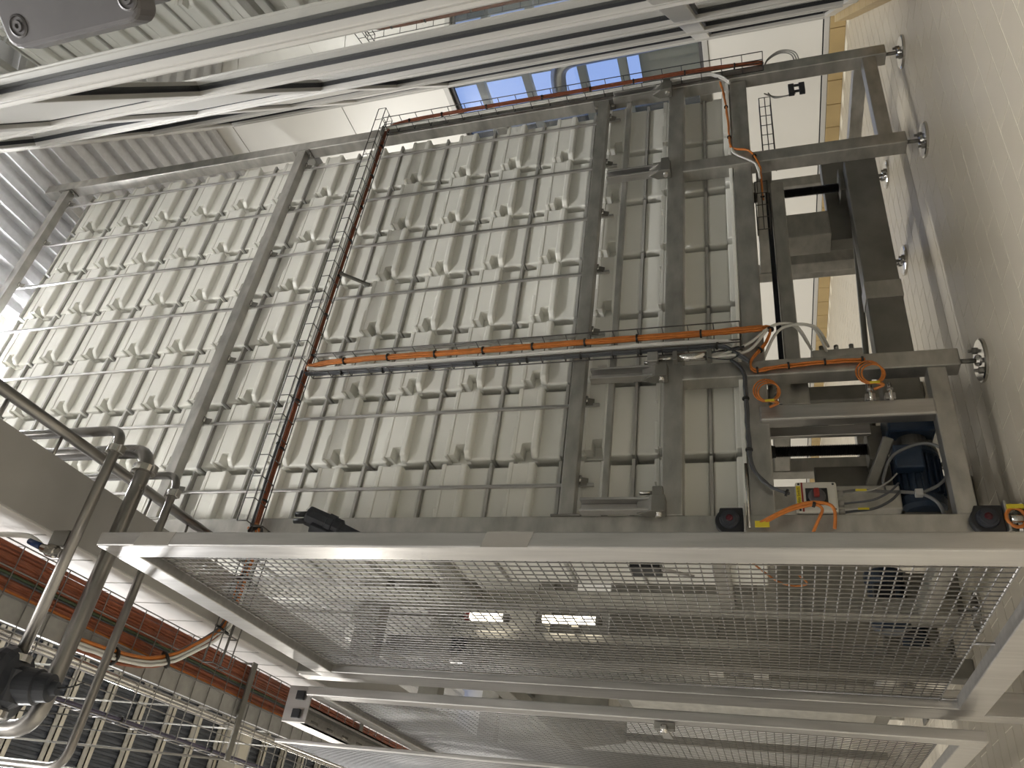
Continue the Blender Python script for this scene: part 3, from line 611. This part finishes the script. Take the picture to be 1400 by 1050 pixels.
# ------------------------------------------------------------------ black gear motor beside the press top (behind the fence post)
t = thing('gear_motor', 'black gear motor sticking out above the fence post', 'motor')
a0, a1 = Vector((1.245, 2.62, 2.66)), Vector((1.185, 2.70, 2.46))
dd = (a1 - a0).normalized()
MB().lathe(a0, dd, [(0, 0.040), (0.006, 0.043), (0.09, 0.043), (0.092, 0.048), (0.12, 0.048), (0.122, 0.043), (0.15, 0.043), (0.16, 0.03), (0.24, 0.026)], 10).build('housing', BLACKM, t)
MB().bar(a0 + Vector((-0.045, 0, -0.03)), a0 + Vector((-0.045, 0, -0.03)) + dd * 0.12, 0.05, 0.04).build('terminal_box', BLACKM, t, 0.004)
for k in range(2): MB().cyl(a0 + Vector((0.0 - 0.03 * k, -0.01, 0.05)), a0 + Vector((-0.03 * k, -0.01, -0.01)), 0.012, 10).build('plug', BLACK, t)
MB().box(1.12, 1.215, 2.74, 2.76, 2.38, 2.60).build('mounting_plate', STEEL, t, 0.003)

# ================================================================== FENCE
def fence_panel(label, x0, x1, y0, y1, z0, z1, wd, xm, pz=0.0278, py=0.0277, group='mesh fence panels', tape=False):
    t = thing('mesh_fence', label, 'fence', group)
    MB().box(x0, x1, y0, y0 + wd, z0, z1).build('frame_post', STEELB, t, 0.004)
    MB().box(x0, x1, y1 - wd, y1, z0, z1).build('frame_post', STEELB, t, 0.004)
    MB().box(x0 + 0.0005, x1 - 0.0005, y0 + wd, y1 - wd, z1 - wd, z1).build('frame_rail', STEELB, t, 0.003)
    MB().box(x0 + 0.0005, x1 - 0.0005, y0 + wd, y1 - wd, z0, z0 + wd).build('frame_rail', STEELB, t, 0.003)
    vw = MB(); hw = MB(); r = 0.0019
    ya, yb, za, zb = y0 + wd + 0.012, y1 - wd - 0.012, z0 + wd + 0.05, z1 - wd - 0.012
    n = int((yb - ya) / py); 
    for i in range(n + 1): y = ya + (yb - ya) * i / n; vw.tube([(xm - r, y, za), (xm - r, y, zb)], r, 5)
    n = int((zb - za) / pz)
    for i in range(n + 1): z = za + (zb - za) * i / n; hw.tube([(xm + r, ya, z), (xm + r, yb, z)], r, 5)
    vw.build('vertical_wires', WIRE, t, kind='stuff'); hw.build('horizontal_wires', WIRE, t, kind='stuff')
    rim = MB().tube([(xm, ya, za), (xm, ya, zb), (xm, yb, zb), (xm, yb, za), (xm, ya, za)], 0.0035, 6).build('rim_wire', WIRE, t)
    for z in [za + (zb - za) * k / 6 for k in range(7)]:
        for (u, s_) in ((ya, -1), (yb, 1)):
            MB().cyl((xm, u, z), (xm, u + s_ * 0.016, z), 0.004, 8).build('clip', WIRE, t)
    for y in [ya + (yb - ya) * k / 2 for k in range(3)]:
        MB().cyl((xm, y, za), (xm, y, za - 0.055), 0.004, 8).build('clip', WIRE, t)
    return t
f1 = fence_panel('near mesh fence panel with wide brushed steel frame', 0.675, 0.7155, 1.600, 2.940, 0.210, 2.592, 0.083, 0.703)
for (z0_, z1_) in ((2.352, 2.465), (1.356, 1.470)):
    MB().prism([(0.6765, 1.5994, z0_), (0.7145, 1.5994, z0_ - 0.012), (0.7145, 1.5994, z1_ - 0.012), (0.6765, 1.5994, z1_)], (0, 0.0012, 0)).build('film_patch', FILM, f1)
fence_panel('second mesh fence panel behind the door latch', 0.585, 0.620, 2.86, 4.46, 0.225, 2.60, 0.070, 0.606)
def post(label, x0, x1, y0, y1, h):
    t = thing('fence_post', label, 'fence post', 'fence posts')
    MB().box(x0, x1, y0, y1, 0.012, h).build('tube', STEELB, t, 0.004)
    MB().box(x0 - 0.04, x1 + 0.04, y0 - 0.04, y1 + 0.04, 0.0, 0.012).build('base_plate', STEELB, t, 0.002)
    MB().box(x0 - 0.0, x1 - 0.0, y0 - 0.05, y0 + 0.0, h - 0.14, h - 0.02).build('hinge_plate', STEELD, t, 0.002)
    return t
post('fixed fence post between the two mesh panels', 0.690, 0.770, 2.985, 3.065, 2.74)
post('fixed fence post at the far end of the second mesh panel', 0.66, 0.74, 4.50, 4.58, 2.74)
t = thing('latch', 'small steel latch lever on the second mesh panel', 'latch')
MB().box(0.560, 0.584, 2.88, 2.91, 1.17, 1.24).build('plate', STEELD, t, 0.002)
MB().prism([(0.558, 2.86, 1.195), (0.558, 3.03, 1.19), (0.558, 3.03, 1.225), (0.558, 2.86, 1.215)], (0.008, 0, 0)).build('lever', STEELB, t, 0.001)
MB().cyl((0.575, 2.885, 1.205), (0.548, 2.885, 1.205), 0.012, 12).build('pivot', CHROME, t)
t = thing('door_track', 'slotted steel door track above the second mesh panel', 'rail')
MB().box(0.50, 0.506, 2.97, 5.2, 2.66, 2.74).box(0.50, 0.575, 2.97, 5.2, 2.735, 2.741).box(0.569, 0.575, 2.97, 5.2, 2.66, 2.74).box(0.50, 0.515, 2.97, 5.2, 2.66, 2.666).box(0.56, 0.575, 2.97, 5.2, 2.66, 2.666).build('channel', STEELB, t)
for k in range(14): MB().box(0.528, 0.548, 3.02 + k * 0.15, 3.08 + k * 0.15, 2.733, 2.736).build('slot', CHROME, t)
MB().box(0.50, 0.64, 2.962, 2.970, 2.635, 2.745).build('end_plate', STEELB, t, 0.002)
for x_ in (0.515, 0.585): MB().box(x_, x_ + 0.035, 2.950, 2.962, 2.665, 2.70).build('end_stop', BLACK, t, 0.002)
f3 = fence_panel('far mesh fence leaf in a thin wire frame', 0.430, 0.446, 3.02, 4.6, 0.3, 2.79, 0.014, 0.438)

# ================================================================== OVERHEAD PIPES, DUCT, HANDRAIL, BIG CABLE TRAY
t = thing('overhead_duct', 'long white overhead duct casing with underside coloured in grey shade', 'duct')
MB().box(0.790, 0.990, 1.05, 7.6, 2.962, 3.50).build('casing', DUCT, t, 0.015)
MB().box(0.782, 0.992, 1.05, 7.6, 2.950, 2.962).build('base_plate', DUCTB, t, 0.002)  # darker grey puts the underside's shade into the colour
MB().box(0.778, 0.79, 1.05, 7.6, 2.958, 2.985).build('edge_strip', DUCT, t, 0.002)
for k in range(30):
    y = 1.15 + k * 0.212; MB().box(0.7875, 0.79, y, y + 0.004, 2.99, 3.49).build('seam', DUCTB, t)
for y in (1.2, 2.2, 4.0, 5.8):
    MB().cyl((0.89, y, 3.5), (0.89, y, 7.35), 0.006, 8).build('hanger_rod', STEELD, t)
t = thing('guard_tube', 'dark steel guard tube running beside the white duct', 'rail')
MB().cyl((1.072, 1.12, 2.955), (1.072, 2.73, 2.955), 0.0185, 16).build('tube', PIPE, t)
for k in range(7):
    y = 1.19 + k * 0.222
    MB().cyl((1.06, y, 2.956), (0.985, y, 2.956), 0.0055, 8).build('stand_off', PIPE, t)
ZPi = 2.80
def pipe(label, y, r, xe, x_end, up_r, down=None):
    t = thing('steel_pipe', label, 'pipe', 'overhead steel pipes')
    if down is None: P = fillet([(xe, y, 5.6), (xe, y, ZPi), (x_end, y, ZPi), (x_end, y, 5.6)], up_r, 8)
    else: P = fillet([(xe, y, 5.6), (xe, y, ZPi), (x_end, y, ZPi)], up_r, 8)
    MB().tube(P, r, 18).build('tube', PIPE, t)
    xc = xe - 0.075
    c = MB().lathe((xc + 0.015, y, ZPi), (-1, 0, 0), [(0, r * 1.15), (0.002, r * 1.55), (0.024, r * 1.55), (0.026, r * 1.15)], 20).build('clamp', CHROME, t)
    MB().box(xc - 0.012, xc + 0.016, y - 0.012, y + 0.012, ZPi - r * 1.85, ZPi - r * 1.2).build('clamp_lug', CHROME, c, 0.002)
    MB().box(xc - 0.012, xc + 0.016, y - 0.012, y + 0.012, ZPi + r * 1.2, ZPi + r * 1.85).build('clamp_lug', CHROME, c, 0.002)
    return t
pipe('thinner overhead steel pipe ending at the dark round regulator', 1.708, 0.0165, 1.118, 0.385, 0.06, True)
pipe('thickest overhead steel pipe with a clamp near its bend', 1.850, 0.0245, 1.122, 0.235, 0.085)
pipe('thinnest overhead steel pipe nearest the fence frame', 2.008, 0.0135, 1.113, 0.165, 0.06)
t = thing('pressure_regulator', 'dark round pressure regulator on the thinner overhead pipe', 'regulator')
MB().lathe((0.405, 1.708, ZPi), (-1, 0, 0), [(0, 0.018), (0.004, 0.032), (0.022, 0.032), (0.026, 0.020), (0.04, 0.020)], 18).build('union', CHROME, t)
MB().lathe((0.368, 1.708, ZPi), (-1, 0, 0), [(0, 0.025), (0.01, 0.05), (0.09, 0.05), (0.105, 0.030)], 20).build('body', BLACKM, t)
MB().lathe((0.322, 1.705, ZPi + 0.045), (0.05, 0.30, -1), [(0, 0.06), (0.006, 0.094), (0.030, 0.100), (0.048, 0.096), (0.062, 0.082), (0.070, 0.050), (0.125, 0.046), (0.128, 0.039), (0.160, 0.036), (0.162, 0.020), (0.178, 0.017)], 28).build('dome', BLACKM, t)
MB().lathe((0.262, 1.708, ZPi), (-1, 0, 0), [(0, 0.020), (0.004, 0.034), (0.022, 0.034), (0.028, 0.020)], 18).build('union', CHROME, t)
MB().tube(fillet([(0.245, 1.708, ZPi), (0.13, 1.708, ZPi), (0.13, 1.708, 5.0)], 0.06, 6), 0.0165, 14).build('outlet_pipe', PIPE, t)
MB().tube(smooth([(0.328, 1.75, ZPi - 0.11), (0.34, 1.77, ZPi - 0.15), (0.36, 1.80, ZPi - 0.16)]), 0.0022, 6).build('sensing_line', BLACK, t)
t = thing('ball_valve', 'small steel valve with blue grip and pale hose on the thin pipe', 'valve')
MB().lathe((0.690, 1.70, ZPi + 0.012), (0.2, -0.15, 1), [(0, 0.014), (0.02, 0.014), (0.022, 0.019), (0.05, 0.019), (0.053, 0.014), (0.075, 0.012)], 12).build('body', CHROME, t)
MB().tube([(0.707, 1.687, ZPi + 0.088), (0.721, 1.68, ZPi + 0.135)], [0.011, 0.009], 10).build('grip', BLUEH, t)
MB().tube(smooth([(0.710, 1.69, ZPi + 0.09), (0.735, 1.69, ZPi + 0.14), (0.745, 1.69, ZPi + 0.20), (0.75, 1.69, ZPi + 0.4)]), 0.008, 8).build('hose', WHOSE, t)
MB().box(0.715, 0.765, 1.70, 1.716, ZPi + 0.02, ZPi + 0.085).build('bracket', STEELD, t, 0.002)
# big tray under the roof
ZB = 3.10
bt_ = wire_tray('large_wire_tray', 'wide overhead wire tray full of orange and grey cables', (0.565, 1.10, ZB), (0.565, 9.5, ZB), (1, 0, 0), (0, 0, 1), 0.385, 0.06, 0.10, WIRE, 6, 0.0024)
bundle('violet_cable_run', 'violet cables clipped along the lip of the wide overhead tray', line((0.381, 1.10, ZB + 0.014), (0.381, 9.5, ZB + 0.014), 30, 0.003), 4, 0.0055, BLUEC, 0.009, (1, 0, 0), (0, 0, 1), 1, tie_step=0.34)
bundle('steel_conduit_run', 'shiny steel conduits lying in the wide overhead tray', line((0.505, 1.10, ZB + 0.016), (0.505, 9.5, ZB + 0.016), 4), 2, 0.011, CHROME, 0.013, (1, 0, 0), (0, 0, 1), 0, cat='conduit')
MB().box(0.535, 0.612, 1.1, 9.5, ZB + 0.006, ZB + 0.03).build('divider_sheet', GREYC, bt_)
t = thing('orange_cable_mass', 'thick mass of red orange cables in the wide overhead tray', 'cable bundle')
for k in range(22):
    x = 0.618 + 0.0062 * k + random.uniform(-0.002, 0.002)
    MB().tube(line((x, 1.10, ZB + 0.012 + random.uniform(0, 0.012)), (x + random.uniform(-0.006, 0.006), 9.5, ZB + 0.012 + random.uniform(0, 0.014)), 34, 0.004), 0.0055, 5).build('cable', (ORANGE if k % 11 == 0 else RUST) if k not in (7, 8) else (GREENC if k == 8 else DGREYC), t)
# branch of cables leaving the tray toward the press
bundle('cable_branch', 'orange and grey cables bending out of the wide tray toward the press', smooth([(0.55, 2.10, ZB - 0.01), (0.56, 2.35, ZB - 0.03), (0.60, 2.52, ZB - 0.05), (0.68, 2.60, ZB - 0.12), (0.78, 2.62, ZB - 0.215), (1.0, 2.64, ZB - 0.215), (1.12, 2.66, ZB - 0.205), (1.20, 2.68, ZB - 0.16), (1.23, 2.70, ZT + 0.01)], 6), 8, 0.0065, [ORANGE, ORANGE, WHOSE, DGREYC, RUST], 0.024, (1, 0, 0), (0, 0, 1), 1)
wire_tray('wire_cable_tray', 'short wire tray linking the wide overhead tray to the press', (0.62, 2.625, 2.855), (1.19, 2.655, 2.855), (0, 1, 0), (0, 0, 1), 0.10, 0.045, 0.10)
for (y, lab) in ((3.15, 'flat steel hanger strap nearest the mesh fence'), (4.3, 'flat steel hanger strap second along the wide tray'), (5.6, 'flat steel hanger strap third along the wide tray')):
    t = thing('hanger_strap', lab, 'bracket', 'tray hangers')
    MB().box(0.36, 0.77, y, y + 0.035, ZB - 0.016, ZB - 0.006).build('strap', STEELD, t, 0.002)
    for x in (0.365, 0.765): MB().cyl((x, y + 0.017, ZB - 0.012), (x, y + 0.017, 7.35), 0.005, 6).build('rod', STEELD, t)

# ================================================================== NEAR FITTING ON THE GLAZED WALL
t = thing('dark_wall_fitting', 'dark grey metal fitting with two screws close to the camera', 'fitting', None, (0, 0, 0), RZ)
s0 = 0.55; t0, t1, z0, z1 = -0.290, -0.108, 1.262, 1.392
pts = []
for (cx_, cz_, a0_) in ((t1 - 0.012, z1 - 0.012, 0), (t0, z1 - 0.0, 90), (t0, z0 + 0.0, 180), (t1 - 0.012, z0 + 0.012, 270)):
    if cx_ > -0.3:
        for k in range(5):
            a = math.radians(a0_ + k * 22.5); pts.append((s0, cx_ + 0.012 * math.cos(a), cz_ + 0.012 * math.sin(a)))
    else: pts.append((s0, cx_, cz_))
bd = MB().prism(pts, (0.022, 0, 0)).build('body', DKGREY, t, 0.003)
for (tt, zz) in ((-0.1235, 1.376), (-0.1235, 1.270)):
    sc = MB().lathe((s0 + 0.001, tt, zz), (-1, 0, 0), [(0, 0.0088), (0.0015, 0.0088), (0.0022, 0.0072), (0.0008, 0.0066), (0.0010, 0.0045), (0.0026, 0.0040), (0.0026, 0.0018), (0.0010, 0.0016)], 24).build('screw', DKGREY, bd)
MB().box(s0 + 0.022, s0 + 0.05, t0, -0.125, z0 + 0.005, z1 - 0.01).build('back_bracket', DKGREY, t, 0.002)

# ================================================================== MACHINERY SEEN THROUGH THE MESH
t = thing('transfer_frame', 'stainless transfer frame with beams standing behind the press', 'frame')
for (x, y) in ((1.20, 4.24), (1.20, 5.25), (2.6, 4.24), (2.6, 5.25)):
    MB().box(x, x + 0.09, y, y + 0.09, 0.012, 3.3).build('upright', STEEL, t, 0.006)
    MB().box(x - 0.03, x + 0.12, y - 0.03, y + 0.12, 0.0, 0.012).build('base_plate', STEELD, t)
for z in (0.22, 0.86, 1.10, 2.02, 3.2):
    MB().box(1.205, 1.285, 4.33, 5.25, z, z + 0.08).build('side_beam', STEEL, t, 0.005)
    MB().box(1.29, 2.6, 4.245, 4.325, z, z + 0.08).build('cross_beam', STEELD, t, 0.005)
MB().box(1.21, 1.225, 4.36, 5.2, 1.19, 1.55).build('side_plate', STEELD, t, 0.003)
MB().box(1.30, 2.58, 4.40, 5.2, 2.11, 2.14).build('deck_plate', STEEL, t, 0.003)
MB().box(1.30, 2.58, 4.36, 4.39, 2.14, 2.66).build('back_plate', STEEL, t, 0.003)
for z in (0.95, 1.02): MB().box(1.195, 1.2055, 4.40, 4.60, z, z + 0.04).build('slot_cover', BLACK, t)
for k in range(5): MB().box(1.192, 1.205, 4.72 + 0.05 * k, 4.745 + 0.05 * k, 0.87, 0.93).build('vent_slot', BLACK, t)
MB().box(1.19, 1.205, 4.36, 4.46, 1.62, 1.95).build('label_plate', STEELB, t)
t = thing('overhead_beams', 'dark overhead machine beams crossing behind the mesh', 'frame')
MB().box(1.42, 1.52, 3.75, 8.0, 2.70, 2.84).build('beam', STEELD, t, 0.005)
for y_ in (3.78, 4.75, 5.95): MB().box(0.98, 2.6, y_, y_ + 0.10, 2.84, 2.98).build('beam', STEELD, t, 0.005)
MB().box(1.06, 1.14, 3.9, 7.0, 2.36, 2.46).build('beam', STEELD, t, 0.005)
for (x_, y_) in ((1.05, 3.9), (1.05, 6.9), (2.45, 3.78), (2.45, 5.95)): MB().box(x_, x_ + 0.09, y_, y_ + 0.09, 0.0, 2.84).build('upright', STEELD, t, 0.005)
MB().box(1.10, 1.13, 4.0, 4.75, 1.50, 2.30).build('guard_plate', STEELD, t, 0.003)
t = thing('control_cabinet', 'dark steel machine cabinet behind the transfer frame', 'cabinet')
MB().box(1.35, 2.45, 5.55, 6.25, 0.10, 1.95).build('body', STEELD, t, 0.01)
MB().box(1.335, 1.35, 5.60, 6.20, 0.20, 1.85).build('door', STEEL, t, 0.004)
MB().box(1.325, 1.335, 5.66, 5.69, 0.95, 1.15).build('handle', BLACK, t, 0.003)
for (x, y) in ((1.40, 5.60), (2.40, 5.60), (1.40, 6.20), (2.40, 6.20)): MB().cyl((x, y, 0), (x, y, 0.10), 0.025, 10).build('leg', STEEL, t)
for (c, lab) in (((1.62, 3.36, 0.22), 'dark blue motor deep under the press near its rear legs'), ((1.50, 4.62, 0.12), 'dark blue motor on the floor inside the transfer frame'), ((1.42, 3.95, 0.30), 'dark blue motor between the press and transfer frame')):
    t = thing('drive_unit', lab, 'motor', 'drive units behind the mesh')
    MB().lathe((c[0] - 0.16, c[1], c[2]), (1, 0, 0), [(0, 0.05), (0.02, 0.085), (0.22, 0.085), (0.24, 0.095), (0.28, 0.095), (0.30, 0.05)], 20).build('housing', NAVY, t)
    MB().box(c[0] - 0.10, c[0] + 0.10, c[1] - 0.08, c[1] + 0.08, 0.0, max(0.03, c[2] - 0.07)).build('foot_block', STEELD, t, 0.006)
    MB().box(c[0] - 0.08, c[0] + 0.03, c[1] - 0.13, c[1] - 0.06, c[2] - 0.02, c[2] + 0.07).build('terminal_box', BLACKM, t, 0.005)
for (x, y, w_, h1, lab) in ((1.02, 6.9, 0.10, 3.4, 'steel machine upright beside the control cabinet'), (1.85, 7.6, 0.12, 4.2, 'steel machine upright at the back of the hall'), (1.1, 8.6, 0.12, 3.8, 'steel machine upright furthest down the hall')):
    t = thing('machine_upright', lab, 'post', 'machine uprights')
    MB().box(x, x + w_, y, y + w_, 0.012, h1).build('tube', STEEL, t, 0.006)
    MB().box(x - 0.04, x + w_ + 0.04, y - 0.04, y + w_ + 0.04, 0, 0.012).build('base_plate', STEELD, t)
t = thing('steel_hopper', 'large stainless hopper high up behind the mesh fence', 'hopper')
MB().prism([(1.30, 6.5, 2.1), (1.30, 7.4, 2.1), (1.15, 7.5, 3.1), (1.15, 6.4, 3.1)], (0.9, 0, 0)).build('bin', STEELD, t, 0.01)
for (x, y) in ((1.32, 6.55), (2.1, 6.55), (1.32, 7.35), (2.1, 7.35)): MB().box(x, x + 0.06, y, y + 0.06, 0, 2.12).build('leg', STEEL, t, 0.004)
t = thing('orange_sensor_cable', 'thin orange cable hanging down the side of the press', 'cable')
MB().tube(smooth([(1.20, 2.86, 0.98), (1.195, 2.90, 0.92), (1.19, 3.02, 0.86), (1.19, 3.14, 0.80), (1.195, 3.20, 0.74), (1.19, 3.16, 0.69), (1.2, 3.10, 0.72)], 6), 0.004, 6).build('cable', ORANGE, t)
t = thing('side_limit_switch', 'small black limit switch on the side of the press', 'switch')
MB().box(1.165, 1.215, 2.95, 3.06, 1.24, 1.36).build('body', BLACK, t, 0.004)
MB().bar((1.18, 3.0, 1.24), (1.18, 3.08, 1.12), 0.012, 0.012).build('lever', STEELB, t)
for k, (x, y, z0, z1) in enumerate(((1.335, 4.16, 2.27, 2.47), (1.335, 4.16, 1.74, 2.04), (1.36, 5.42, 2.42, 2.66))):
    t = thing('tube_lamp', ('lit tube lamp with red end behind the mesh', 'longer lit tube lamp below the red ended one behind the mesh', 'lit tube lamp further back close to the fence frame')[k], 'lamp', 'tube lamps behind the mesh')
    MB().cyl((x, y, z0), (x, y, z1), 0.022, 12).build('tube', LAMPM, t)
    if k != 1: MB().cyl((x, y, z1 + 0.03), (x, y, 5.86), 0.005, 6).build('hanger', STEELD, t)
    else: MB().box(x - 0.04, x + 0.01, y + 0.02, y + 0.09, z0 + 0.1, z0 + 0.14).build('bracket', STEELD, t)
    MB().cyl((x, y, z0 - 0.03), (x, y, z0), 0.026, 12).build('end_cap', STEELD, t)
    MB().cyl((x, y, z1), (x, y, z1 + 0.03), 0.026, 12).build('end_cap', RED if k == 0 else STEELD, t)

# ================================================================== OUTSIDE THE STRIP WINDOW
t = thing('outdoor_pipe', 'large grey pipe outside the strip window', 'pipe')
MB().tube(fillet([(7.6, 5.2, 2.75), (7.6, 4.75, 2.70), (7.6, 4.72, 1.0), (7.6, 4.72, -0.02)], 0.25, 8), 0.085, 18).build('tube', PIPE, t)
t = thing('outdoor_gantry', 'grey steel gantry outside the strip window', 'frame')
for (y, z) in ((4.3, 0), (5.1, 0), (6.2, 0), (7.6, 0)): MB().box(8.6, 8.72, y, y + 0.12, 0, 5.5).build('upright', STEELD, t)
for z in (2.1, 2.6, 3.3, 3.9): MB().box(8.55, 8.65, 4.0, 9.0, z, z + 0.10).build('beam', CREAM2, t)
MB().box(9.0, 9.1, 4.0, 9.5, 0, 2.0).build('cladding', CREAM2, t)
for k in range(7): MB().box(8.98, 9.0, 4.2 + k * 0.7, 4.32 + k * 0.7, 0, 5).build('column', CREAM2, t)
struct(MB().box(7.6, 16, -3, 16, -0.12, -0.01).build('ground_outside', WALLC))
